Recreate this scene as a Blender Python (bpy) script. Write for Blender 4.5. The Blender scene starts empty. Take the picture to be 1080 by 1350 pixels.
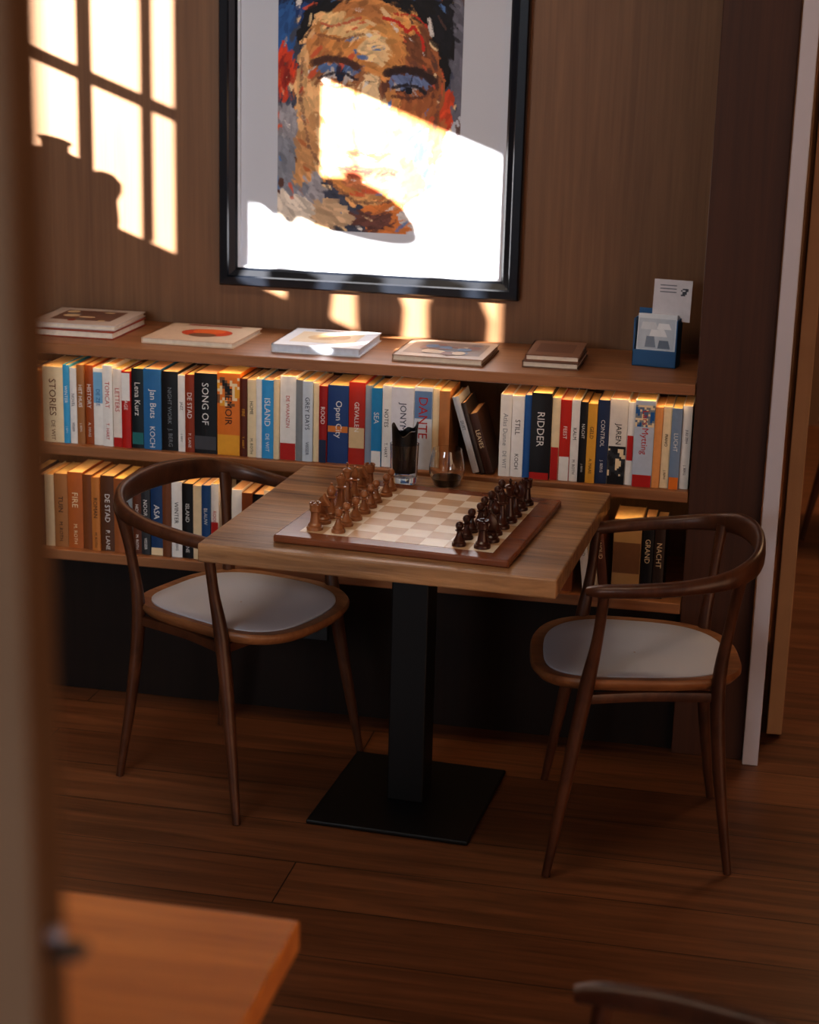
import bpy, math, random
import numpy as np
from mathutils import Vector, Matrix
random.seed(7); np.random.seed(3)
sc=bpy.context.scene

# ------------------------------------------------------------ helpers
def L(r,g=None,b=None):
    if g is None: r,g,b=r
    def f(c):
        c=c/255.0
        return c/12.92 if c<=0.04045 else ((c+0.055)/1.055)**2.4
    return (f(r),f(g),f(b),1.0)

def empty(name,loc=(0,0,0),rz=0):
    e=bpy.data.objects.new(name,None); e.location=loc; e.rotation_euler=(0,0,rz)
    e.empty_display_size=.1
    sc.collection.objects.link(e); return e

class MB:
    def __init__(s): s.v=[];s.f=[];s.m=[];s.c=[]
    def add(s,vs,fs,mat=0,col=(1,1,1,1),M=None):
        o=len(s.v)
        for p in vs:
            p=Vector(p)
            if M is not None: p=M@p
            s.v.append(p[:])
        for f in fs:
            s.f.append([i+o for i in f]); s.m.append(mat); s.c.append(col)
    def box(s,x0,x1,y0,y1,z0,z1,mat=0,col=(1,1,1,1),M=None):
        vs=[(x0,y0,z0),(x1,y0,z0),(x1,y1,z0),(x0,y1,z0),(x0,y0,z1),(x1,y0,z1),(x1,y1,z1),(x0,y1,z1)]
        fs=[(0,3,2,1),(4,5,6,7),(0,1,5,4),(1,2,6,5),(2,3,7,6),(3,0,4,7)]
        s.add(vs,fs,mat,col,M)
    def lathe(s,prof,segs=24,mat=0,col=(1,1,1,1),M=None):
        vs=[];fs=[];n=len(prof)
        for i in range(segs):
            a=2*math.pi*i/segs
            for r,z in prof: vs.append((r*math.cos(a),r*math.sin(a),z))
        for i in range(segs):
            j=(i+1)%segs
            for k in range(n-1):
                fs.append((i*n+k,j*n+k,j*n+k+1,i*n+k+1))
        s.add(vs,fs,mat,col,M)
    def sweep(s,pts,rad,ref=(0,0,1),segs=12,mat=0,col=(1,1,1,1),M=None,n=2.0,sub=6):
        P=[list(p)+list(r) for p,r in zip(pts,rad)]
        Q=[]
        for i in range(len(P)-1):
            p0=P[max(i-1,0)];p1=P[i];p2=P[i+1];p3=P[min(i+2,len(P)-1)]
            for k in range(sub):
                t=k/sub
                Q.append([0.5*((2*b)+(-a+c)*t+(2*a-5*b+4*c-d)*t*t+(-a+3*b-3*c+d)*t**3) for a,b,c,d in zip(p0,p1,p2,p3)])
        Q.append(P[-1])
        vs=[];fs=[];ref=Vector(ref)
        for i,q in enumerate(Q):
            a=Vector(Q[max(i-1,0)][:3]);b=Vector(Q[min(i+1,len(Q)-1)][:3])
            t=(b-a).normalized(); sd=t.cross(ref).normalized(); up=sd.cross(t)
            for k in range(segs):
                an=2*math.pi*k/segs; c=math.cos(an);si=math.sin(an)
                cc=math.copysign(abs(c)**(2/n),c); ss=math.copysign(abs(si)**(2/n),si)
                vs.append((Vector(q[:3])+sd*cc*q[3]+up*ss*q[4])[:])
        m=len(Q)
        for i in range(m-1):
            for k in range(segs):
                l=(k+1)%segs
                fs.append((i*segs+k,i*segs+l,(i+1)*segs+l,(i+1)*segs+k))
        fs.append(tuple(range(segs))[::-1]); fs.append(tuple((m-1)*segs+k for k in range(segs)))
        s.add(vs,fs,mat,col,M)
    def build(s,name,mats,parent=None,smooth=False,bevel=0,loc=None,rz=0,sharp=40,bseg=2):
        me=bpy.data.meshes.new(name); me.from_pydata(s.v,[],s.f)
        for m in mats: me.materials.append(m)
        me.polygons.foreach_set('material_index',s.m)
        ca=me.color_attributes.new('Col','FLOAT_COLOR','CORNER')
        arr=[]
        for f,c in zip(s.f,s.c): arr.extend(list(c)*len(f))
        ca.data.foreach_set('color',arr)
        if smooth:
            me.polygons.foreach_set('use_smooth',[True]*len(me.polygons))
            me.set_sharp_from_angle(angle=math.radians(sharp))
        me.update()
        ob=bpy.data.objects.new(name,me); sc.collection.objects.link(ob)
        if parent: ob.parent=parent
        if loc: ob.location=loc
        ob.rotation_euler=(0,0,rz)
        if bevel:
            b=ob.modifiers.new('bevel','BEVEL'); b.width=bevel; b.segments=bseg; b.limit_method='ANGLE'; b.angle_limit=math.radians(50)
        return ob

# ------------------------------------------------------------ materials
def newmat(name,base=(.5,.5,.5,1),rough=.5,metal=0,spec=.5):
    m=bpy.data.materials.new(name); m.use_nodes=True
    b=m.node_tree.nodes['Principled BSDF']
    b.inputs['Base Color'].default_value=base; b.inputs['Roughness'].default_value=rough
    b.inputs['Metallic'].default_value=metal; b.inputs['Specular IOR Level'].default_value=spec
    return m,m.node_tree,b
def wood(name,dark,light,scale=(2,30,30),rough=.45,bump=.08,spec=.4,big=(1.,3.,3.)):
    m,nt,b=newmat(name,rough=rough,spec=spec); N=nt.nodes;K=nt.links
    tc=N.new('ShaderNodeTexCoord'); mp=N.new('ShaderNodeMapping'); mp.inputs['Scale'].default_value=scale
    K.new(tc.outputs['Object'],mp.inputs['Vector'])
    n1=N.new('ShaderNodeTexNoise'); n1.inputs['Scale'].default_value=1; n1.inputs['Detail'].default_value=8; n1.inputs['Roughness'].default_value=.65; n1.inputs['Distortion'].default_value=.6
    K.new(mp.outputs[0],n1.inputs['Vector'])
    mp2=N.new('ShaderNodeMapping'); mp2.inputs['Scale'].default_value=big; K.new(tc.outputs['Object'],mp2.inputs['Vector'])
    n2=N.new('ShaderNodeTexNoise'); n2.inputs['Scale'].default_value=1.5; n2.inputs['Detail'].default_value=4; n2.inputs['Distortion'].default_value=1.2
    K.new(mp2.outputs[0],n2.inputs['Vector'])
    mx=N.new('ShaderNodeMath'); mx.operation='MULTIPLY_ADD'; mx.inputs[1].default_value=.55
    K.new(n1.outputs['Fac'],mx.inputs[0])
    m3=N.new('ShaderNodeMath'); m3.operation='MULTIPLY'; m3.inputs[1].default_value=.45; K.new(n2.outputs['Fac'],m3.inputs[0]); K.new(m3.outputs[0],mx.inputs[2])
    cr=N.new('ShaderNodeValToRGB'); cr.color_ramp.elements[0].position=.36; cr.color_ramp.elements[1].position=.64
    cr.color_ramp.elements[0].color=dark; cr.color_ramp.elements[1].color=light
    K.new(mx.outputs[0],cr.inputs[0]); K.new(cr.outputs[0],b.inputs['Base Color'])
    bp=N.new('ShaderNodeBump'); bp.inputs['Strength'].default_value=bump; bp.inputs['Distance'].default_value=.004
    K.new(n1.outputs['Fac'],bp.inputs['Height']); K.new(bp.outputs[0],b.inputs['Normal'])
    return m
def attrmat(name,rough=.5,spec=.4,mottle=0):
    m,nt,b=newmat(name,rough=rough,spec=spec); N=nt.nodes;K=nt.links
    a=N.new('ShaderNodeAttribute'); a.attribute_name='Col'
    n=N.new('ShaderNodeTexNoise'); n.inputs['Scale'].default_value=60; n.inputs['Detail'].default_value=3
    mr=N.new('ShaderNodeMapRange'); mr.inputs['To Min'].default_value=1-mottle; mr.inputs['To Max'].default_value=1+mottle
    tc=N.new('ShaderNodeTexCoord'); K.new(tc.outputs['Object'],n.inputs['Vector'])
    K.new(n.outputs['Fac'],mr.inputs['Value'])
    mx=N.new('ShaderNodeVectorMath'); mx.operation='SCALE'; K.new(a.outputs['Color'],mx.inputs[0]); K.new(mr.outputs[0],mx.inputs['Scale'])
    K.new(mx.outputs[0],b.inputs['Base Color'])
    return m

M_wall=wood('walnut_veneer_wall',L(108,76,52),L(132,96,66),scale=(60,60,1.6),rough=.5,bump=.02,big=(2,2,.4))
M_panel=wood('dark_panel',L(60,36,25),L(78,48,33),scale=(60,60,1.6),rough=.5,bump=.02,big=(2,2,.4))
M_base=wood('dark_plinth',L(22,13,9),L(32,20,14),scale=(40,40,1.5),rough=.65,spec=.25)
M_shelf=wood('shelf_wood',L(122,80,50),L(164,114,76),scale=(1.6,30,30),rough=.42,bump=.05)
M_table=wood('rustic_oak_top',L(84,58,39),L(190,148,106),scale=(2.2,46,24),rough=.36,bump=.7,big=(.8,6,3))
M_table2=wood('lit_oak_top',L(176,104,48),L(222,146,74),scale=(2,26,20),rough=.35,bump=.15,big=(.8,4,3))  # foreground oak, its bright orange lighting put into the colour
M_chair=wood('walnut_chair',L(54,30,19),L(96,59,38),scale=(22,22,9),rough=.36,bump=.03)
M_chairseat=wood('walnut_seat',L(108,68,42),L(162,112,72),scale=(5,40,20),rough=.4,bump=.03)
M_beige=wood('beige_door',L(170,134,98),L(184,148,110),scale=(20,20,1),rough=.5,bump=.02)
M_white,_,_=newmat('white_paint',L(186,184,194),.45)
M_ceil,_,_=newmat('ceiling_paint',L(150,130,110),.8)
M_lwall,_,_=newmat('plaster_warm',L(120,96,76),.8)
M_part=wood('partition_brown',L(78,61,46),L(86,68,52),scale=(10,10,1),rough=.8,bump=.02,spec=.2)
M_black,nt,b=newmat('black_metal',L(14,13,14),.5,.2)
M_steel,_,_=newmat('steel',L(170,170,178),.35,1)
M_pad,nt,b=newmat('seat_fabric',L(188,190,200),.85,spec=.2)
n=nt.nodes.new('ShaderNodeTexNoise'); n.inputs['Scale'].default_value=350; tc=nt.nodes.new('ShaderNodeTexCoord'); nt.links.new(tc.outputs['Object'],n.inputs['Vector'])
bp=nt.nodes.new('ShaderNodeBump'); bp.inputs['Strength'].default_value=.25; bp.inputs['Distance'].default_value=.002; nt.links.new(n.outputs['Fac'],bp.inputs['Height']); nt.links.new(bp.outputs[0],b.inputs['Normal'])
M_attr=attrmat('printed_cover',.42,.4,.10)
M_page=attrmat('paper_pages',.8,.2,.18)
M_paint=attrmat('paint',.55,.3,.08)
M_frame,_,_=newmat('black_lacquer',L(14,19,28),.28,spec=.6)
M_mat,_,_=newmat('passe_partout',L(196,202,214),.7)
M_glass,nt,b=newmat('clear_glass',(1,1,1,1),.02); b.inputs['Transmission Weight'].default_value=1; b.inputs['IOR'].default_value=1.45
M_cola,_,_=newmat('dark_liquid',L(28,12,8),.1)
M_blackplastic,_,_=newmat('black_plastic',L(14,14,16),.35)
M_pot,_,_=newmat('terracotta',L(150,80,50),.7)
M_ceramic,_,_=newmat('glazed_ceramic',L(120,110,100),.3)
M_occluder,_,_=newmat('occluder_cloth',L(90,70,55),.9)
M_wpc=wood('chess_boxwood',L(122,76,48),L(164,112,74),scale=(30,30,30),rough=.3,bump=.01)
M_bpc=wood('chess_rosewood',L(44,22,15),L(74,40,28),scale=(30,30,30),rough=.28,bump=.01)
M_brd=wood('board_mahogany',L(104,58,36),L(138,84,54),scale=(3,40,40),rough=.25,bump=.01)
M_sql=wood('board_maple',L(226,210,188),L(242,228,208),scale=(4,40,40),rough=.26,bump=.01)
M_sqd=wood('board_beech',L(188,156,122),L(208,176,142),scale=(4,40,40),rough=.26,bump=.01)

# floor planks
M_floor,nt,b=newmat('oak_plank_floor',rough=.36,spec=.42); N=nt.nodes;K=nt.links
tc=N.new('ShaderNodeTexCoord')
br=N.new('ShaderNodeTexBrick'); br.inputs['Scale'].default_value=1; br.inputs['Brick Width'].default_value=2.3; br.inputs['Row Height'].default_value=.207
br.inputs['Mortar Size'].default_value=.0017; br.inputs['Mortar Smooth'].default_value=.3; br.offset=.37; br.inputs['Bias'].default_value=0
br.inputs['Color1'].default_value=L(108,70,46); br.inputs['Color2'].default_value=L(130,87,58); br.inputs['Mortar'].default_value=L(28,17,11)
mpb=N.new('ShaderNodeMapping'); mpb.inputs['Location'].default_value=(1.0,.019,0); K.new(tc.outputs['Object'],mpb.inputs['Vector']); K.new(mpb.outputs[0],br.inputs['Vector'])
mp=N.new('ShaderNodeMapping'); mp.inputs['Scale'].default_value=(1.6,26,1); K.new(tc.outputs['Object'],mp.inputs['Vector'])
n1=N.new('ShaderNodeTexNoise'); n1.inputs['Scale'].default_value=1; n1.inputs['Detail'].default_value=8; n1.inputs['Distortion'].default_value=1.0; n1.inputs['Roughness'].default_value=.65; K.new(mp.outputs[0],n1.inputs['Vector'])
mr=N.new('ShaderNodeMapRange'); mr.inputs['From Min'].default_value=.3; mr.inputs['From Max'].default_value=.7; mr.inputs['To Min'].default_value=.45; mr.inputs['To Max'].default_value=1.35; K.new(n1.outputs['Fac'],mr.inputs['Value'])
sv=N.new('ShaderNodeVectorMath'); sv.operation='SCALE'; K.new(br.outputs['Color'],sv.inputs[0]); K.new(mr.outputs[0],sv.inputs['Scale']); K.new(sv.outputs[0],b.inputs['Base Color'])
bp=N.new('ShaderNodeBump'); bp.inputs['Strength'].default_value=.25; bp.inputs['Distance'].default_value=.004; K.new(n1.outputs['Fac'],bp.inputs['Height'])
bp2=N.new('ShaderNodeBump'); bp2.invert=True; bp2.inputs['Strength'].default_value=.6; bp2.inputs['Distance'].default_value=.003; K.new(br.outputs['Fac'],bp2.inputs['Height']); K.new(bp.outputs[0],bp2.inputs['Normal']); K.new(bp2.outputs[0],b.inputs['Normal'])

# ------------------------------------------------------------ room
YF=4.60; YB=5.05; XP=-.18; HC=3.0
def boxobj(name,b,mat,bevel=0,parent=None):
    m=MB(); m.box(*b); return m.build(name,[mat],bevel=bevel,parent=parent)
boxobj('floor',(-3.0,3.2,-3,9.0,-.05,0),M_floor)
boxobj('ceiling',(-3.03,3.2,-3,9.0,HC,HC+.05),M_ceil)
boxobj('wall_back',(-3.0,XP,YB,YB+.08,0,HC),M_wall)
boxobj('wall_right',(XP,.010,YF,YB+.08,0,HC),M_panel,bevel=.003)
boxobj('wall_far',(-.5,3.2,9.0,9.08,0,HC),M_lwall)
boxobj('wall_hall',(3.2,3.25,-3,9.08,0,HC),M_lwall)
boxobj('wall_hall_left',(-.55,-.5,YB+.081,9.08,0,HC),M_lwall)
boxobj('trim_1',(.013,.055,YF-.03,YF+.06,0,HC),M_white,bevel=.003)
boxobj('door_1',(.074,.116,4.79,5.62,.008,2.6),M_beige,bevel=.003)
# left wall with window openings
m=MB(); x0,x1=-3.03,-3.0
W1=(3.90,4.35,1.71,2.85); W2=(3.02,3.72,1.71,2.41)
m.box(x0,x1,-3,W2[0],0,HC); m.box(x0,x1,W2[1],W1[0],0,HC); m.box(x0,x1,W1[1],YB+.08,0,HC)
for W in (W1,W2):
    m.box(x0,x1,W[0],W[1],0,W[2]); m.box(x0,x1,W[0],W[1],W[3],HC)
m.build('wall_left',[M_lwall])
def window(name,W,ys,zs):
    m=MB(); xa,xb=-3.01,-2.985
    for y,w in ys: m.box(xa,xb,y-w/2,y+w/2,W[2],W[3])
    for z,w in zs: m.box(xa,xb,W[0],W[1],z-w/2,z+w/2)
    return m.build(name,[M_white])
window('window_1',W1,[(4.174,.022),(4.003,.014),(4.345,.01)],[(2.11,.03),(2.49,.03)])
window('window_2',W2,[(3.715,.01),(3.025,.01)],[(2.405,.01),(1.715,.01)])
boxobj('window_sill',(-3.0,-2.72,2.9,4.6,1.55,1.58),M_white,bevel=.004)
# added unseen cloth, shaped to block sun at one side of window 2
m=MB(); vs=[];fs=[]; ny,nzz=40,14
for i in range(ny+1):
    y=3.565+ .29*i/ny
    zb=1.93 + .10*max(0,1-(i/ny)/.35)**2 + .012*math.sin(i*.9)
    for j in range(nzz+1):
        z=zb+(2.62-zb)*j/nzz; vs.append((-2.93+.012*math.sin(i*.75),y,z))
for i in range(ny):
    for j in range(nzz): o=i*(nzz+1)+j; fs.append((o,o+nzz+1,o+nzz+2,o+1))
m.add(vs,fs); c_=m.build('curtain_occluder',[M_occluder],smooth=True)
m=MB(); m.sweep([(-2.93,2.9,2.625),(-2.93,3.9,2.625)],[(.008,.008)]*2,segs=10)
m.box(-3.0,-2.93,2.95,2.965,2.62,2.63); m.box(-3.0,-2.93,3.85,3.865,2.62,2.63); m.build('occluder_rod',[M_black],c_)
# added unseen dome on a cord, placed to block a band of sun
pl=empty('pendant_occluder',(-2.74,3.655,1.925))
m=MB(); m.lathe([(.125,0),(.132,.01),(.128,.045),(.105,.085),(.06,.115),(.022,.13),(.022,.15),(0,.15)],32); m.lathe([(.0035,.15),(.0035,1.07)],8); m.lathe([(.05,1.055),(.05,1.074),(0,1.074)],16); m.build('occluder_dome',[M_black],pl,smooth=True)
m=MB(); m.lathe([(0,.012),(.03,.02),(.035,.045),(.02,.08),(0,.1)],16); m.build('occluder_bulb',[M_white],pl,smooth=True)
def sill_occluder(name,y,prof,mat,x=-2.9,k=1):  # unseen pots and vases, added to break up the sun patches
    m=MB(); m.lathe([(r,z*k) for r,z in prof],28); return m.build(name,[mat],loc=(x,y,1.5802),smooth=True)
sill_occluder('pot_occluder',3.646,[(0,0),(.04,0),(.052,.18),(.056,.18),(.056,.20),(.05,.20),(.045,.02),(0,.02)],M_pot)
sill_occluder('vase_occluder',3.452,[(0,0),(.035,0),(.050,.15),(.052,.22),(.035,.27),(.040,.285),(.034,.285),(.03,.27),(.046,.2),(.03,.02),(0,.02)],M_ceramic)
sill_occluder('vase_occluder',3.243,[(0,0),(.045,0),(.064,.20),(.066,.29),(.045,.35),(.05,.37),(.044,.37),(.04,.35),(.06,.28),(.04,.02),(0,.02)],M_ceramic)
sill_occluder('round_occluder',4.375,[(0,0),(.05,0),(.085,.06),(.103,.14),(.098,.20),(.07,.245),(.03,.265),(.03,.29),(.038,.30),(.034,.30),(.024,.28),(0,.27)],M_ceramic,x=-2.872,k=.85)
sill_occluder('bud_occluder',4.235,[(0,0),(.02,0),(.03,.10),(.026,.16),(.036,.19),(.036,.215),(.02,.235),(0,.236)],M_ceramic,x=-2.872,k=.95)

# ------------------------------------------------------------ bookshelf
e=empty('bookshelf')
for i,z in enumerate((1.029,.7405,.43)):
    boxobj('shelf_board_%d'%(i+1),(-2.995,XP-.002,YF,YB-.002,z-.03,z),M_shelf,bevel=.003,parent=e)
boxobj('plinth',(-2.995,XP-.002,YF+.03,YB-.002,0.001,.40),M_base,parent=e)
for i,z in enumerate((.999,.7105)):
    boxobj('led_profile_%d'%(i+1),(-2.9,XP-.02,YF+.018,YF+.03,z-.0035,z),M_steel,parent=e)
boxobj('power_outlet',(-1.235,-1.16,YF+.022,YF+.0295,.22,.295),M_blackplastic,bevel=.003)

# ------------------------------------------------------------ books
_tc={}
def textmesh(s):
    if s in _tc: return _tc[s]
    cu=bpy.data.curves.new('t','FONT'); cu.body=s; cu.size=1; cu.align_x='CENTER'; cu.align_y='CENTER'; cu.resolution_u=2
    ob=bpy.data.objects.new('t',cu); sc.collection.objects.link(ob)
    dg=bpy.context.evaluated_depsgraph_get(); me=ob.evaluated_get(dg).to_mesh()
    v=[tuple(p.co) for p in me.vertices]; f=[tuple(p.vertices) for p in me.polygons]
    ob.evaluated_get(dg).to_mesh_clear(); bpy.data.objects.remove(ob); bpy.data.curves.remove(cu)
    xs=[p[0] for p in v]; ys=[p[1] for p in v]
    cx=(min(xs)+max(xs))/2; cy=(min(ys)+max(ys))/2
    v=[(p[0]-cx,p[1]-cy,0) for p in v]
    _tc[s]=(v,f,max(xs)-min(xs),max(ys)-min(ys)); return _tc[s]
CREAM=L(232,196,140)
def book(mb,x,w,h,d,yf,z,c,tc=None,title=None,band=None,author=None,M=None,pic=None):
    T=Matrix.Translation((x,yf,z)); M=(M@T) if M is not None else T
    cv=.0016
    n=6; vs=[];fs=[]
    for k in range(n+1):
        u=k/n; bul=-.0022*math.sin(math.pi*u)
        vs+= [(u*w,bul,0),(u*w,bul,h)]
    for k in range(n): fs.append((2*k,2*k+2,2*k+3,2*k+1))
    mb.add(vs,fs,0,c,M)
    mb.add([(k/n*w,-.0022*math.sin(math.pi*k/n),h) for k in range(n+1)]+[(w,.002,h),(0,.002,h)],[tuple(range(n+3))],0,c,M)
    mb.box(0,cv,0,d,0,h,0,c,M); mb.box(w-cv,w,0,d,0,h,0,c,M)
    pt=random.uniform(.001,.003)
    k=random.uniform(.7,1.05); pc=(CREAM[0]*k,CREAM[1]*k*random.uniform(.9,1.1),CREAM[2]*k*random.uniform(.8,1.3),1)
    mb.box(cv,w-cv,.0015,d-.003,.001,h-pt,1,pc,M)
    yo=-.0026
    def quad(x0,x1,z0,z1,cc,o=0): mb.add([(x0,yo-o,z0),(x1,yo-o,z0),(x1,yo-o,z1),(x0,yo-o,z1)],[(0,1,2,3)],0,cc,M)
    if band:
        for (bc,a,b_) in band: quad(.0012,w-.0012,a*h,b_*h,bc)
    if pic:
        a,b_,cs=pic; nx=9; nz=max(3,int((b_-a)*h/(w/nx)))
        ph=random.uniform(0,9)
        for i in range(nx):
            for j in range(nz):
                t=.5+.5*math.sin(i*.9+ph+1.1*math.sin(j*.55+ph))*math.cos(j*.42+i*.2); 
                cc=cs[min(len(cs)-1,int(t*len(cs)*.999))]; quad(.001+i*(w-.002)/nx,.001+(i+1)*(w-.002)/nx,h*(a+(b_-a)*j/nz),h*(a+(b_-a)*(j+1)/nz),cc,.0001)
    def put(s,cz,maxlen,maxh,cc):
        v,f,tw,th=textmesh(s)
        sc_=min(maxlen/tw,maxh/th)
        vv=[(w/2+p[1]*sc_,yo-.0003,cz-p[0]*sc_) for p in v]
        mb.add(vv,f,0,cc,M)
    if title: put(title,h*random.uniform(.56,.64),h*random.uniform(.36,.54),w*random.uniform(.34,.52),tc)
    if author: put(author,h*random.uniform(.14,.24),h*.26,w*.32,tc)
W_=L(225,222,218);K_=L(22,20,22);R_=L(176,34,26);B_=L(38,92,150);N_=L(28,40,70);O_=L(216,120,40);Y_=L(222,160,50);C_=L(226,206,170);G_=L(130,135,140);S_=L(70,160,205);T_=L(160,110,66);BR=L(96,52,32);DG=L(50,52,56)
words=['DE AVOND','STORIES','AMSTERDAM','THE RIVER','NOVEL','HET HUIS','MEMOIR','WINTER','LETTERS','DE ZEE','JAZZ','NIGHT WORK','ISLAND','GREY DAYS','DE STAD','HISTORY','FIRE','HOME','ZOMER','VOYAGE','OPEN CITY']
auth=['J. BERG','A. MAAS','KOCH','P. LANE','M. ROTH','VISSER','T. HART','DE WIT']
row=[ # width, height mm, cover, text colour, title, band
(30,205,C_,BR,'STORIES',None),(9,212,S_,W_,'WINTER',None),(10,205,W_,N_,'NOVEL',None),(11,215,T_,W_,'HET HUIS',None),(12,214,L(150,74,30),W_,'HISTORY',None),
(14,208,W_,B_,'DE ZEE',[(L(120,170,205),.55,.95)]),(14,218,W_,R_,'TOMCAT',None),(13,210,L(225,215,205),R_,'LETTERS',[(R_,.0,.12)]),(13,206,R_,W_,'VOYAGE',[(W_,.62,.98)]),
(17,214,L(24,34,38),W_,'Lena Kurz',[(L(40,110,110),.05,.2)]),(25,216,L(48,108,158),W_,'Jan Buts',None),(23,212,K_,G_,'NIGHT WORK',None),(10,205,W_,K_,'JAZZ',None),(13,208,L(140,56,28),W_,'DE STAD',None),
(31,214,L(20,19,22),W_,'SONG OF',[(L(70,70,75),.05,.22)]),(32,218,O_,K_,'MEMOIR',[(Y_,.0,.25)]),(10,208,L(90,40,24),Y_,'FIRE',None),(12,206,C_,K_,'HOME',None),(8,210,W_,K_,None,None),(16,208,L(60,150,205),W_,'ISLAND',None),
(8,212,C_,K_,None,None),(22,221,W_,R_,'DE WAANZIN',[(R_,0,.2)]),(9,214,G_,W_,None,None),(14,212,L(195,205,215),N_,'GREY DAYS',None),(8,208,C_,R_,None,None),(11,202,L(150,30,28),W_,'ROOD',[(N_,0,.3)]),
(28,205,L(34,64,116),W_,'Open City',[(L(200,120,50),.40,.48)]),(22,216,L(170,44,28),W_,'GEVALLEN',[(L(206,180,140),.2,.45)]),(9,210,L(140,150,165),N_,None,None),(14,206,L(40,130,180),W_,'SEA',[(W_,.0,.2)]),
(12,214,W_,K_,'NOTES',None),(30,212,L(215,215,222),N_,'JONYMAN',[(L(40,60,110),.0,.24)]),(24,216,L(206,214,224),R_,'DANTE',[(L(100,130,170),.62,.95)]),(9,214,C_,K_,None,None),(14,210,L(176,120,74),W_,None,None)]
pics={15:(.6,.95,[Y_,C_,O_,L(120,80,50),K_]),31:(.0,.2,[N_,B_,K_])}
def run_row(mb,row,x,z,fac=.0021,pics={}):
    for i,(pw,h,c,tc,ti,bd) in enumerate(row):
        w=pw*fac
        book(mb,x,w-.0008,h/1000*1.06,random.uniform(.145,.17),YF+.018+random.uniform(0,.012),z,c,tc,ti,bd,random.choice(auth) if (ti and not bd) else None,pic=pics.get(i))
        x+=w
    return x
def leaner(mb,x,w,h,z,ang,c,tc=None,title=None,yoff=0,bd=None):
    M=Matrix.Translation((x,0,z))@Matrix.Rotation(-ang,4,'Y')@Matrix.Translation((-x,0,-z))
    book(mb,x,w,h,.15,YF+.025+yoff,z,c,tc,title,bd,M=M)
mb=MB(); ZS=.7407
x=-2.0
xb=x
for i in range(14):
    w=random.uniform(.018,.04); xb-=w
    book(mb,xb,w-.001,random.uniform(.2,.225),.16,YF+.03,ZS,random.choice([W_,C_,T_,B_,K_,O_]),K_,random.choice(words))
xe=run_row(mb,row,x,ZS,pics=pics)
# books leaning to the left against the row
a=.30
xl=xe+.068
for (w,h,c,t,ti) in [(.018,.215,L(176,178,184),K_,'DUST'),(.012,.20,L(60,50,48),W_,None),(.022,.17,L(70,44,34),C_,'LEAVES')]:
    leaner(mb,xl,w,h,ZS+.0004,a,c,t,ti); xl+=w/math.cos(a)+.0015
row2=[(15,212,W_,G_,'Atlas Dunne',None),(16,210,L(228,226,224),K_,'STILL',None),(9,214,L(40,90,150),W_,None,None),(26,222,L(26,24,26),W_,'RIDDER',[(R_,0,.08)]),(11,212,C_,R_,None,[(R_,0,.4)]),(14,208,L(186,40,26),W_,'FEEST',[(W_,0,.3)]),
(11,210,W_,K_,'KALM',None),(10,206,K_,W_,'NACHT',None),(12,204,L(214,160,60),K_,'GELD',None),(15,214,L(36,52,84),W_,'CONTROL',None),(23,218,L(214,208,200),K_,'JAREN',[(K_,0,.45)]),(9,212,W_,R_,None,[(R_,.3,.6)]),
(25,220,L(180,190,205),R_,'Lars Mytting',[(R_,0,.14)]),(10,206,L(216,150,90),W_,None,None),(11,208,C_,K_,'PIANO',None),(13,206,L(120,140,165),W_,'LUCHT',[(O_,.0,.15)]),(12,212,W_,N_,'JULI ZEH',None)]
x2=-.18-.005-sum(r[0] for r in row2)*.0021
run_row(mb,row2,x2,ZS,pics={10:(.1,.42,[K_,DG,C_]),12:(.7,.95,[B_,G_,C_,L(90,110,140)])})
mb.build('shelf_books',[M_attr,M_page])
mb=MB(); ZS=.4302; x=-2.5
pal=[T_,L(150,84,40),L(130,70,34),C_,L(190,120,60),K_,N_,W_,G_,BR,L(60,100,120)]
low=[(20,205,T_,K_,'TUIN',None),(22,212,L(170,96,46),C_,'FIRE',None),(14,208,L(120,70,36),C_,None,None),(12,205,L(186,120,60),K_,'ROMAN',None),(20,210,L(90,56,34),W_,'DE STAD',None),(15,206,L(150,90,50),W_,None,None),(11,204,G_,K_,None,None),(12,208,BR,W_,'HOME',None),
(13,212,DG,W_,'NOOR',None),(18,208,L(30,60,100),W_,'ASA',[(C_,0,.1)]),(12,206,L(110,66,40),W_,None,None),(15,210,W_,K_,'WINTER',None),(16,206,K_,W_,'ISLAND',None),(12,204,C_,N_,None,None),(12,206,L(40,80,130),W_,'BLAUW',None),(11,210,W_,R_,'ROOD',[(R_,0,.5)])]
while x<-1.985:
    w=random.uniform(.02,.04); book(mb,x,w-.001,random.uniform(.2,.22),.16,YF+.03,ZS,random.choice(pal)); x+=w
x=run_row(mb,low,x,ZS)
x+=.035
while x<-.50:
    w=random.uniform(.016,.036); book(mb,x,w-.001,random.uniform(.2,.225),.16,YF+.025+random.uniform(0,.01),ZS,random.choice(pal),W_,random.choice(words)); x+=w
xl=x+.03
for (w,h,c,t,ti) in [(.022,.215,W_,K_,'NOORD'),(.020,.21,L(200,180,150),K_,'STROOM'),(.024,.2,BR,C_,'WOUD')]:
    leaner(mb,xl,w,h,ZS+.0004,.13,c,t,ti); xl+=w/math.cos(.14)+.0015
xl+=.004
book(mb,xl,.075,.215,.15,YF+.03,ZS,L(176,140,92),K_,None,[(L(120,84,54),.3,.7)])
book(mb,xl+.078,.03,.21,.15,YF+.03,ZS,K_,C_,'GRAND'); book(mb,xl+.11,.028,.205,.15,YF+.03,ZS,L(50,34,26),C_,'NACHT')
mb.build('shelf_books',[M_attr,M_page])

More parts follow.
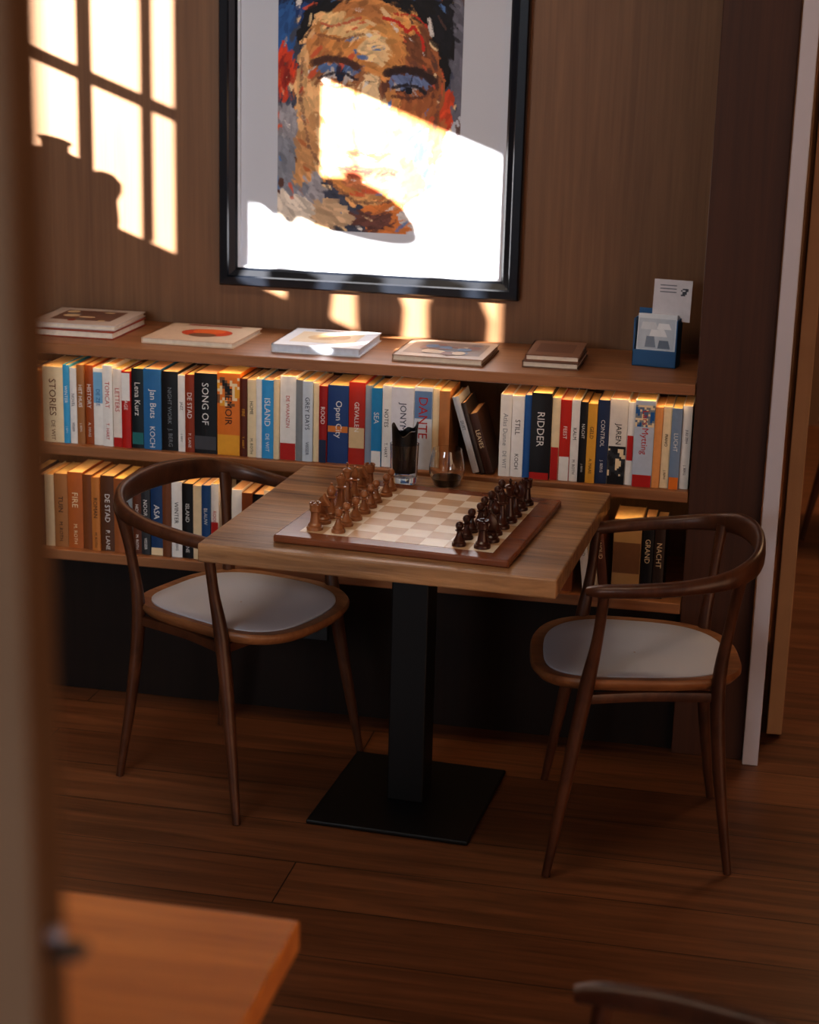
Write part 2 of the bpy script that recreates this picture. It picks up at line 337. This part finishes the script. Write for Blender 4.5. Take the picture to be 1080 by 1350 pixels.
# flat books on top
def flatbook(x0,x1,y0,y1,z,t,c,rot=0,deco=None,name='art_book',pc=L(225,215,200)):
    cx,cy=(x0+x1)/2,(y0+y1)/2; hx,hy=(x1-x0)/2,(y1-y0)/2
    m=MB(); cv=.003
    m.box(-hx,hx,-hy,hy,0,cv,0,c); m.box(-hx,hx,-hy,hy,t-cv,t,0,c)
    m.box(-hx,-hx+cv,-hy,hy,0,t,0,c)
    m.box(-hx+cv,hx-.004,-hy+.004,hy-.004,cv,t-cv,1,pc)
    if deco:
        for i,d in enumerate(deco):
            kind,a,b,w,h,cc=d; zz=t+.0004+i*.00006
            if kind=='r': m.add([(a*hx-w*hx,b*hy-h*hy,zz),(a*hx+w*hx,b*hy-h*hy,zz),(a*hx+w*hx,b*hy+h*hy,zz),(a*hx-w*hx,b*hy+h*hy,zz)],[(0,1,2,3)],0,cc)
            else:
                n=20; m.add([(a*hx+w*hx*math.cos(6.283*k/n),b*hy+h*hy*math.sin(6.283*k/n),zz) for k in range(n)],[tuple(range(n))],0,cc)
    return m.build(name,[M_attr,M_page],loc=(cx,cy,z),rz=rot)
Z0=1.0292
def rnd(n,cs,s=.2,rng=.6):
    return [('o',random.uniform(-rng,rng),random.uniform(-rng,rng),random.uniform(.05,s),random.uniform(.05,s),random.choice(cs)) for _ in range(n)]
flatbook(-2.10,-1.815,4.70,4.97,Z0,.022,L(150,60,36)); 
flatbook(-2.08,-1.82,4.715,4.985,Z0+.0225,.014,L(205,196,190),.03,[('r',0,.1,.7,.6,L(120,90,80))]+rnd(8,[L(150,60,40),G_,C_]))
flatbook(-1.725,-1.455,4.685,4.95,Z0,.016,L(214,190,166),-.02,[('o',.1,.0,.55,.45,L(200,70,34)),('o',.1,.15,.35,.3,L(230,110,50)),('o',.1,-.3,.3,.22,L(120,80,60)),('r',0,.85,.6,.06,L(150,60,40))])
flatbook(-1.345,-1.095,4.675,4.945,Z0,.024,L(215,218,226),.0,[('r',0,.0,.72,.62,L(214,196,170)),('o',-.1,.0,.35,.3,L(196,164,120)),('o',.3,.1,.2,.3,L(180,150,120)),('r',0,.8,.5,.05,L(90,90,100))],pc=L(205,215,230))
flatbook(-1.000,-.750,4.66,4.915,Z0,.018,L(176,150,130),-.02,[('r',0,.05,.85,.7,L(126,100,84))]+rnd(22,[L(90,80,84),L(190,160,130),L(120,70,50),L(80,96,120)],.25))
flatbook(-.650,-.498,4.69,4.92,Z0,.018,L(120,92,76)); flatbook(-.645,-.50,4.695,4.92,Z0+.0185,.017,L(134,96,74),.02,[('r',0,0,.7,.6,L(110,74,56))])
# brochure holder
e=empty('brochure_holder',(-.305,4.83,1.0292),-.12)
m=MB(); m.box(-.06,.06,-.02,.05,0,.004); m.box(-.06,.06,-.02,-.016,0,.045); m.box(-.06,-.056,-.02,.05,0,.13); m.box(.056,.06,-.02,.05,0,.13); m.box(-.06,.06,.046,.05,0,.15)
mblue,_,_=newmat('blue_card',L(40,92,140),.5); m.build('tray',[mblue],e,bevel=.001)
m=MB()
Mt=Matrix.Rotation(-.12,4,'X')
m.box(-.053,.053,-.012,.02,.006,.14,0,L(215,220,226),Mt)
m.add([(-.05,-.0125,.0455),(.05,-.0125,.0455),(.05,-.0125,.128),(-.05,-.0125,.128)],[(0,1,2,3)],0,L(186,194,204),Mt)
for k,(px_,pz_,w_,h_,c_) in enumerate([(-.03,.05,.03,.03,L(120,130,146)),(.005,.048,.035,.022,L(100,112,130)),(-.02,.08,.05,.02,L(226,228,232)),(-.045,.098,.05,.02,L(206,210,216)),(.0,.1,.04,.016,L(230,232,236))]):
    m.add([(px_,-.0127-k*.00005,pz_),(px_+w_,-.0127-k*.00005,pz_),(px_+w_*.8,-.0127-k*.00005,pz_+h_),(px_+w_*.1,-.0127-k*.00005,pz_+h_)],[(0,1,2,3)],0,c_,Mt)
m.build('leaflets',[M_attr],e)
m=MB(); Mt=Matrix.Translation((.03,.03,.12))@Matrix.Rotation(-.1,4,'X')
m.box(-.052,.052,0,.002,0,.112,0,L(205,200,205),Mt)
for i,zz in enumerate((.095,.086,.077)): m.box(-.035,.01,-.0006,0,zz,zz+.003,0,L(120,120,130),Mt)
for i in range(5):
    for j in range(5):
        if random.random()<.6: m.box(.022+i*.004,.026+i*.004,-.0006,0,.07+j*.004,.074+j*.004,0,L(60,60,70),Mt)
m.build('card',[M_attr],e)

# ------------------------------------------------------------ picture
e=empty('framed_painting')
X0,X1,Zb,Zt=-1.603,-.715,1.155,2.33
def ringframe(name,prof,mat):
    m=MB(); vs=[];n=len(prof);fs=[]
    for a,y in prof: vs+=[(X0+a,y,Zb+a),(X1-a,y,Zb+a),(X1-a,y,Zt-a),(X0+a,y,Zt-a)]
    for i in range(n-1):
        for k in range(4):
            l=(k+1)%4; fs.append((i*4+k,i*4+l,(i+1)*4+l,(i+1)*4+k))
    m.add(vs,fs); return m.build(name,[mat],e)
yb=YB-.001
ringframe('frame',[(0,yb),(0,yb-.032),(.004,yb-.038),(.026,yb-.04),(.030,yb-.034),(.046,yb-.028),(.052,yb-.022),(.054,yb-.012)],M_frame)
ringframe('liner',[(.052,yb-.014),(.052,yb-.020),(.060,yb-.020),(.060,yb-.012)],M_mat)
m=MB(); a=.053; m.box(X0+a,X1-a,yb-.012,yb-.002,Zb+a,Zt-a); m.build('passe_partout',[M_mat],e)
GW,GH=200,290
SX,SY=240.,348.
xs=(np.arange(GW)+.5)/GW*SX; ys=(np.arange(GH)+.5)/GH*SY
PX,PY=np.meshgrid(xs,ys)
def nz(a,b,s,p): return np.sin(a/s+p)+.6*np.sin(b/s*1.3+p*2.1+a/s*.7)+.4*np.sin((a+b)/s*2.1+p*3.3)
wx=PX+2.2*nz(PX,PY,13,1.)+1.2*nz(PY,PX,5,.3); wy=PY+2.2*nz(PX,PY,15,2.)+1.2*nz(PX,PY,6,1.3)
img=np.zeros((GH,GW,3))
def lin(c): return np.array(L(*c)[:3])
img[:]=lin((70,74,92))
def E(cx,cy,rx,ry,c,rot=0,al=1.):
    ca,sa=math.cos(rot),math.sin(rot); dx=wx-cx;dy=wy-cy
    u=(dx*ca+dy*sa)/rx; v=(-dx*sa+dy*ca)/ry
    m_=(u*u+v*v)<1; img[m_]=img[m_]*(1-al)+lin(c)*al
def Rct(x0,x1,y0,y1,c):
    m_=(wx>x0)&(wx<x1)&(wy>y0)&(wy<y1); img[m_]=lin(c)
Rct(-9,46,-9,80,(36,66,120)); Rct(-9,22,60,130,(50,96,156)); Rct(-9,60,0,60,(30,44,78)); Rct(60,240,-9,60,(46,56,88))
Rct(-9,60,190,360,(160,158,166)); Rct(-9,40,230,300,(134,138,150)); Rct(180,250,180,360,(186,190,202)); Rct(225,250,0,200,(110,110,124))
E(126,92,100,60,(26,20,22)); E(206,112,24,54,(26,18,16)); E(214,76,16,40,(26,22,28))
E(120,180,96,128,(214,150,88))
E(64,172,40,104,(232,186,132)); E(188,192,30,98,(168,102,60)); E(120,100,74,42,(210,146,82))
E(84,86,34,16,(236,198,142),.2); E(150,90,34,18,(226,164,94),-.2); E(184,110,18,22,(130,80,50)); E(52,118,16,22,(196,134,78))
E(128,112,20,22,(240,206,156)); E(160,74,24,10,(232,170,102)); E(110,68,34,10,(190,128,74))
E(76,146,38,17,(156,104,68)); E(172,154,38,18,(110,68,50))
E(80,140,28,8,(96,124,172),.05); E(172,154,26,8,(108,124,164),.1)
E(78,152,22,6,(214,206,202)); E(170,164,20,5,(180,170,168)); E(84,151,8,6,(34,40,66)); E(172,163,8,5,(26,26,40))
E(122,190,18,50,(240,210,166)); E(112,230,28,14,(220,166,110)); E(124,246,24,6,(124,76,54)); E(66,214,28,34,(236,196,146)); E(176,226,24,34,(194,126,74))
E(122,272,42,8,(186,96,68)); E(122,270,40,3,(104,52,44)); E(120,286,34,9,(206,132,90)); E(124,304,34,10,(220,168,112)); 
E(40,240,14,50,(206,156,106),.2); E(190,262,12,52,(66,96,146),-.15); E(182,285,14,30,(124,80,62),-.2)
E(10,148,13,34,(212,72,38)); E(12,150,6,20,(140,40,28)); E(222,186,9,26,(214,84,46))
E(150,330,44,24,(210,130,70)); E(120,332,34,12,(110,72,64)); E(200,326,36,22,(206,202,202)); E(60,330,40,22,(206,176,144)); E(20,322,26,20,(218,208,196))
src=img.copy()
def stamp(cx,cy,r,c,al):
    x0=int(max(0,(cx-r)/SX*GW)); x1=int(min(GW,(cx+r)/SX*GW+2)); y0=int(max(0,(cy-r)/SY*GH)); y1=int(min(GH,(cy+r)/SY*GH+2))
    if x1<=x0 or y1<=y0: return
    mm=((PX[y0:y1,x0:x1]-cx)**2+(PY[y0:y1,x0:x1]-cy)**2)<r*r
    img[y0:y1,x0:x1][mm]=img[y0:y1,x0:x1][mm]*(1-al)+c*al
accent=[lin((240,210,164)),lin((96,66,56)),lin((90,126,180)),lin((216,96,60)),lin((236,230,226)),lin((186,112,66))]
for k in range(2300):
    cx,cy=random.uniform(0,SX),random.uniform(0,SY)
    c=src[min(GH-1,int(cy/SY*GH)),min(GW-1,int(cx/SX*GW))].copy()
    c*=random.uniform(.65,1.35)
    if random.random()<.08: c=random.choice(accent)
    an=math.atan2(cy-175,(cx-122)*1.5)+math.pi/2+random.uniform(-.6,.6)
    ln=random.uniform(6,20); r=random.uniform(1.5,4.2)
    for t in np.linspace(-.5,.5,7): stamp(cx+math.cos(an)*ln*t,cy+math.sin(an)*ln*t,r*(1-abs(t)*.5),c,.6)
def line(pts,r,c,al=.6):
    c=lin(c)
    for (a,b_),(c2,d) in zip(pts[:-1],pts[1:]):
        for t in np.linspace(0,1,14):
            q=r*random.uniform(.6,1.25); stamp(a+(c2-a)*t+random.uniform(-.8,.8),b_+(d-b_)*t+random.uniform(-.8,.8),q,c,al)
line([(46,134),(66,128),(88,130),(106,138)],4.2,(84,52,40)); line([(142,144),(164,138),(186,142),(204,152)],5,(56,34,30))
line([(54,152),(72,146),(92,147),(104,154)],1.8,(50,40,50)); line([(150,162),(166,158),(184,160),(194,168)],2.2,(40,32,40))
line([(56,160),(76,164),(100,160)],2,(126,78,54)); line([(150,172),(172,175),(192,172)],2,(100,60,44))
stamp(82,152,4.5,lin((30,40,70)),1); stamp(172,165,4.5,lin((24,26,40)),1)
line([(138,76),(156,80),(168,92),(176,86),(188,100),(190,114)],1.8,(206,54,34),.9); line([(150,70),(178,72),(194,86)],1.4,(200,60,40),.8); line([(56,84),(70,88),(92,82),(108,76)],1.8,(200,100,70)); line([(50,98),(80,104),(112,96)],2,(140,90,60))
line([(112,140),(108,180),(100,220),(104,238),(118,246)],2.2,(176,120,80)); line([(134,150),(140,200),(148,232),(138,244)],2.2,(156,98,66))
line([(84,268),(104,264),(122,267),(142,264),(160,268)],2,(110,58,50))
line([(32,130),(30,180),(42,240),(72,286),(106,310),(148,308),(182,282),(204,232),(212,170)],2.6,(110,76,68),.5)
AX0,AX1,AZ0,AZ1=-1.433,-.901,1.327,2.09
vs=[];u=np.linspace(0,1,GW+1);v=np.linspace(0,1,GH+1)
for b_ in v:
    for a_ in u: vs.append((AX0+(AX1-AX0)*a_,yb-.0135,AZ1+(AZ0-AZ1)*b_))
fs=[];cs=[]
for j in range(GH):
    for i in range(GW):
        o=j*(GW+1)+i; fs.append((o,o+GW+1,o+GW+2,o+1)); c=img[j,i]; cs.append((c[0],c[1],c[2],1.))
m=MB(); m.v=vs; m.f=fs; m.m=[0]*len(fs); m.c=cs
m.build('painting',[M_paint],e)
m=MB(); m.box(AX0,AX1,yb-.0130,yb-.0118,AZ0,AZ1); m.build('backing',[M_mat],e)

# ------------------------------------------------------------ tables
def table(name,cx,cy,sx,sy,rz,mat):
    e=empty(name,(cx,cy,0),rz)
    m=MB()
    m.box(-sx/2,sx/2,-sy/2,sy/2,.705,.75)
    t=m.build('top',[mat],e,bevel=.004,bseg=3)
    m=MB(); m.box(-.15,.15,-.15,.15,.699,.7045); m.build('mount_plate',[M_black],e)
    m=MB(); m.box(-.047,.047,-.047,.047,.012,.699); m.build('column',[M_black],e,bevel=.004)
    m=MB(); m.box(-.205,.205,-.225,.225,.001,.013); m.build('base_plate',[M_black],e,bevel=.004)
    return e
table('pedestal_table',-.815,4.125,.838,.79,math.radians(-3),M_table)
table('pedestal_table',-1.0,1.70,.88,.80,0,M_table2)

# chess board
e=empty('chess_board',(-.787,4.065,.7502),math.radians(-5))
m=MB(); m.box(-.28,.28,-.28,.28,0,.018); m.build('board_frame',[M_brd],e,bevel=.004)
m=MB(); sq=.058
for i in range(8):
    for j in range(8):
        m.box((i-4)*sq,(i-3)*sq,(j-4)*sq,(j-3)*sq,.0180,.0186,(i+j)%2)
m.build('squares',[M_sqd,M_sql],e)
def base(r): return [(0,0),(r,0),(r,.004),(r*.97,.007),(r*.8,.009),(r*.82,.012),(r*.62,.016)]
def piece(mb,kind,M,mat):
    if kind=='pawn':
        mb.lathe(base(.0165)+[(.0065,.026),(.0055,.033),(.0095,.035),(.0095,.037),(.006,.0385),(.0085,.042),(.0098,.047),(.0085,.052),(.005,.0555),(0,.057)],20,mat,M=M)
    elif kind=='rook':
        mb.lathe(base(.0195)+[(.010,.030),(.0095,.042),(.013,.045),(.013,.047),(.0125,.050),(.0135,.061),(.0105,.061),(.0095,.056),(0,.056)],20,mat,M=M)
        for k in range(5):
            a=k*2*math.pi/5; m2=M@Matrix.Rotation(a,4,'Z'); mb.box(.0095,.0134,-.005,.005,.0605,.0655,mat,M=m2)
    elif kind=='bishop':
        mb.lathe(base(.0185)+[(.008,.030),(.006,.046),(.012,.049),(.012,.051),(.007,.053),(.0105,.060),(.011,.065),(.008,.073),(.004,.078),(.003,.080),(.004,.082),(.003,.085),(0,.086)],20,mat,M=M)
    elif kind=='queen':
        mb.lathe(base(.0205)+[(.009,.034),(.0065,.056),(.0135,.060),(.0135,.062),(.009,.064),(.0085,.068),(.0135,.084),(.0115,.0855),(.009,.083),(.005,.088),(.004,.090),(.005,.093),(0,.096)],20,mat,M=M)
        for k in range(8):
            a=k*2*math.pi/8; mb.lathe([(0,-.002),(.002,0),(0,.003)],6,mat,M=M@Matrix.Translation((.0122*math.cos(a),.0122*math.sin(a),.0855)))
    elif kind=='king':
        mb.lathe(base(.021)+[(.0095,.036),(.007,.060),(.014,.064),(.014,.067),(.009,.069),(.009,.073),(.0125,.087),(.010,.090),(.004,.093),(0,.094)],20,mat,M=M)
        mb.box(-.0018,.0018,-.0018,.0018,.092,.107,mat,M=M); mb.box(-.0018,.0018,-.0055,.0055,.099,.1025,mat,M=M)
    elif kind=='knight':
        mb.lathe(base(.0195)+[(.0125,.021),(.0125,.023),(0,.024)],20,mat,M=M)
        out=[(-.011,.022),(.011,.022),(.009,.030),(.003,.040),(.006,.044),(.014,.042),(.018,.045),(.017,.050),(.010,.058),(.006,.066),(.003,.072),(.000,.067),(-.006,.063),(-.011,.054),(-.013,.042),(-.010,.030)]
        n=len(out); vs=[];cx=sum(p[0] for p in out)/n; cz=sum(p[1] for p in out)/n
        for (k,yy) in ((.72,-.0075),(1,-.0045),(1,.0045),(.72,.0075)):
            for a,b_ in out: vs.append((cx+(a-cx)*k,yy,cz+(b_-cz)*k if k<1 else b_))
        fs=[tuple(range(n)),tuple(range(3*n,4*n))[::-1]]
        for r in range(3):
            for k in range(n): l=(k+1)%n; fs.append((r*n+k,(r+1)*n+k,(r+1)*n+l,r*n+l))
        mb.add(vs,fs,mat,M=M)
back=['rook','knight','bishop','queen','king','bishop','knight','rook']
e=empty('chess_pieces',(-.787,4.065,.7502),math.radians(-5))
for side,(xb_,xp_,rot,mt,nm) in enumerate([(-3.5,-2.5,0,M_wpc,'light_pieces'),(3.5,2.5,math.pi,M_bpc,'dark_pieces')]):
    m=MB()
    for k in range(8):
        for kind,xx in ((back[k],xb_),('pawn',xp_)):
            M=Matrix.Translation((xx*sq+random.uniform(-.004,.004),(k-3.5)*sq+random.uniform(-.004,.004),.0187))@Matrix.Rotation(rot+random.uniform(-.2,.2),4,'Z')
            piece(m,kind,M,0)
    m.build(nm,[mt],e,smooth=True,sharp=35)

# tumblers
e=empty('tumbler_glass',(-.915,4.44,.7502))
m=MB(); m.lathe([(0,0),(.033,0),(.035,.004),(.038,.105),(.0355,.105),(.032,.018),(0,.016)],32); m.build('glass',[M_glass],e,smooth=True)
m=MB()
prof=[(0,.03),(.0300,.03),(.0335,.12),(.035,.145),(.032,.146),(.030,.12),(.02,.11),(0,.108)]
m.lathe(prof,32)
m.v=[(p[0],p[1],p[2]+(.012*math.sin(2*math.atan2(p[1],p[0])+1)+.006*math.sin(5*math.atan2(p[1],p[0])) if p[2]>.115 else 0)) for p in m.v]
m.build('black_napkin_liner',[M_blackplastic],e,smooth=True)
e=empty('drinking_glass',(-.80,4.435,.7502))
m=MB(); m.lathe([(0,0),(.026,0),(.034,.006),(.046,.035),(.047,.05),(.043,.075),(.038,.100),(.0365,.100),(.0415,.075),(.0455,.05),(.044,.037),(.032,.010),(0,.008)],40); m.build('glass',[M_glass],e,smooth=True)
m=MB(); m.lathe([(0,.0085),(.031,.0105),(.0385,.024),(0,.024)],32); m.build('drink',[M_cola],e,smooth=True)

# ------------------------------------------------------------ chairs
def chair(x,y,th):
    e=empty('dining_chair',(x,y,0),th)
    half=[((.150,-.246,.694),(.014,.010)),((.115,-.258,.699),(.018,.015)),((.03,-.272,.708),(.018,.016)),((-.08,-.268,.720),(.017,.017)),((-.175,-.236,.735),(.015,.022)),((-.235,-.155,.752),(.013,.028))]
    mid=[((-.256,0,.760),(.012,.031))]
    full=half+mid+[((p[0],-p[1],p[2]),r) for p,r in half[::-1]]
    m=MB(); m.sweep([p for p,r in full],[r for p,r in full],segs=14,n=2.5,sub=7); m.build('back_rail',[M_chair],e,smooth=True,sharp=60)
    k=1
    for s in (-1,1):
        m=MB(); m.sweep([(.112,s*.256,.693),(.122,s*.248,.58),(.142,s*.240,.45),(.175,s*.254,.24),(.213,s*.277,.0015)],[(.017,.013),(.0145,.013),(.0195,.018),(.0165,.0155),(.010,.010)],ref=(1,0,0),segs=12)
        m.build('leg_%d'%k,[M_chair],e,smooth=True,sharp=60); k+=1
        m=MB(); m.sweep([(-.195,s*.214,.735),(-.178,s*.196,.60),(-.165,s*.188,.45),(-.182,s*.198,.24),(-.215,s*.215,.0015)],[(.024,.014),(.0145,.013),(.0185,.017),(.0155,.015),(.010,.010)],ref=(1,0,0),segs=12)
        m.build('leg_%d'%k,[M_chair],e,smooth=True,sharp=60); k+=1
    m=MB()
    for s in (-1,1): m.sweep([(.140,s*.236,.432),(0,s*.20,.432),(-.165,s*.184,.432)],[(.010,.014)]*3,segs=8,n=3)
    m.sweep([(.140,-.236,.432),(.15,0,.427),(.140,.236,.432)],[(.010,.014)]*3,segs=8,n=3)
    m.build('under_frame',[M_chair],e,smooth=True)
    def seatrings(rings,mat,nm):
        m=MB();n=64;vs=[];fs=[]
        for s_,z in rings:
            for k in range(n):
                a=2*math.pi*k/n; c=math.cos(a);si=math.sin(a); q=3.0
                u=math.copysign(abs(c)**(2/q),c); w=math.copysign(abs(si)**(2/q),si)
                hw=.229+.024*u
                zz=z+.009+(.014*(abs(w)**2)*s_*s_*.8) -.006*(u>0)*u*u*s_
                vs.append((u*.252*s_+.018,w*hw*s_,zz))
        for r in range(len(rings)-1):
            for k in range(n): l=(k+1)%n; fs.append((r*n+k,r*n+l,(r+1)*n+l,(r+1)*n+k))
        m.add(vs,fs); return m.build(nm,[mat],e,smooth=True,sharp=50)
    seatrings([(.01,.420),(.80,.422),(.95,.431),(1,.446),(1,.453),(.985,.459),(.89,.459),(.865,.455),(.01,.450)],M_chairseat,'seat')
    seatrings([(.875,.452),(.872,.460),(.85,.463),(.6,.460),(.01,.457)],M_pad,'seat_pad')
    return e
chair(-1.300,4.195,math.radians(-20))
chair(-.245,4.088,math.radians(188))
chair(-.138,1.815,math.radians(158))
chair(.50,7.0,math.radians(150))

# foreground partition and latch
wp=boxobj('wall_partition',(-1.3,-.386,.86,.905,0,HC),M_part,bevel=.004)
m=MB(); m.lathe([(0,0),(.005,0),(.005,.003),(.0035,.005),(.0035,.008),(0,.009)],16,M=Matrix.Translation((-.386,.88,1.404))@Matrix.Rotation(math.pi/2,4,'Y')); m.build('latch_screw',[M_steel],wp,smooth=True)
m=MB(); m.box(-.3859,-.366,.874,.890,1.392,1.396); m.build('latch_plate',[M_black],wp)

# ------------------------------------------------------------ lights
w=bpy.data.worlds.new('world'); sc.world=w; w.use_nodes=True
w.node_tree.nodes['Background'].inputs[0].default_value=(.55,.68,1,1); w.node_tree.nodes['Background'].inputs[1].default_value=.30
def light(name,typ,loc,direction,energy,color,size=None,sy=None):
    l=bpy.data.lights.new(name,typ); l.energy=energy; l.color=color
    if typ=='AREA': l.shape='RECTANGLE'; l.size=size; l.size_y=sy
    if typ=='SUN': l.angle=math.radians(.6)
    o=bpy.data.objects.new(name,l); o.location=loc; o.rotation_euler=Vector(direction).to_track_quat('-Z','Y').to_euler(); sc.collection.objects.link(o); return o
light('sun','SUN',(-6,0,4),(1,.9,-.38),46,(1,.94,.86))
light('daylight_fill','AREA',(-1.9,-1.9,2.25),(.06,1,-.14),92,(.82,.92,1),2.0,1.2)  # cool fill added behind the camera to brighten the room
light('overhead_fill','AREA',(-1.0,3.1,2.95),(0,.25,-1),13,(1,.84,.66),1.2,.5)  # added warm overhead fill, not a fixture of the room
light('hall_lamp','AREA',(1.6,7.4,2.9),(0,0,-1),40,(1,.65,.38),1,1)
for i,z in enumerate((.9945,.706)):
    l=light('led_strip_light','AREA',(-1.54,YF+.024,z),(0,.35,-1),1.8,(1,.62,.30),2.7,.01)
    l.rotation_euler=(math.radians(25),0,0)

# ------------------------------------------------------------ camera
f=Vector((-.191,.945,-.2674)).normalized(); r=Vector((.978,.201,.0265)); r=(r-f*r.dot(f)).normalized(); u=r.cross(f)
cam=bpy.data.cameras.new('camera'); co=bpy.data.objects.new('camera',cam); sc.collection.objects.link(co)
Mx=Matrix(((r.x,u.x,-f.x,0),(r.y,u.y,-f.y,0),(r.z,u.z,-f.z,1.927),(0,0,0,1))); co.matrix_world=Mx
cam.sensor_fit='HORIZONTAL'; cam.sensor_width=24; cam.lens=2350/1080*24; cam.clip_start=.05
cam.dof.use_dof=True; cam.dof.focus_distance=4.4; cam.dof.aperture_fstop=2.8
sc.camera=co
sc.view_settings.view_transform='Standard'; sc.view_settings.look='Medium High Contrast'; sc.view_settings.exposure=0.25
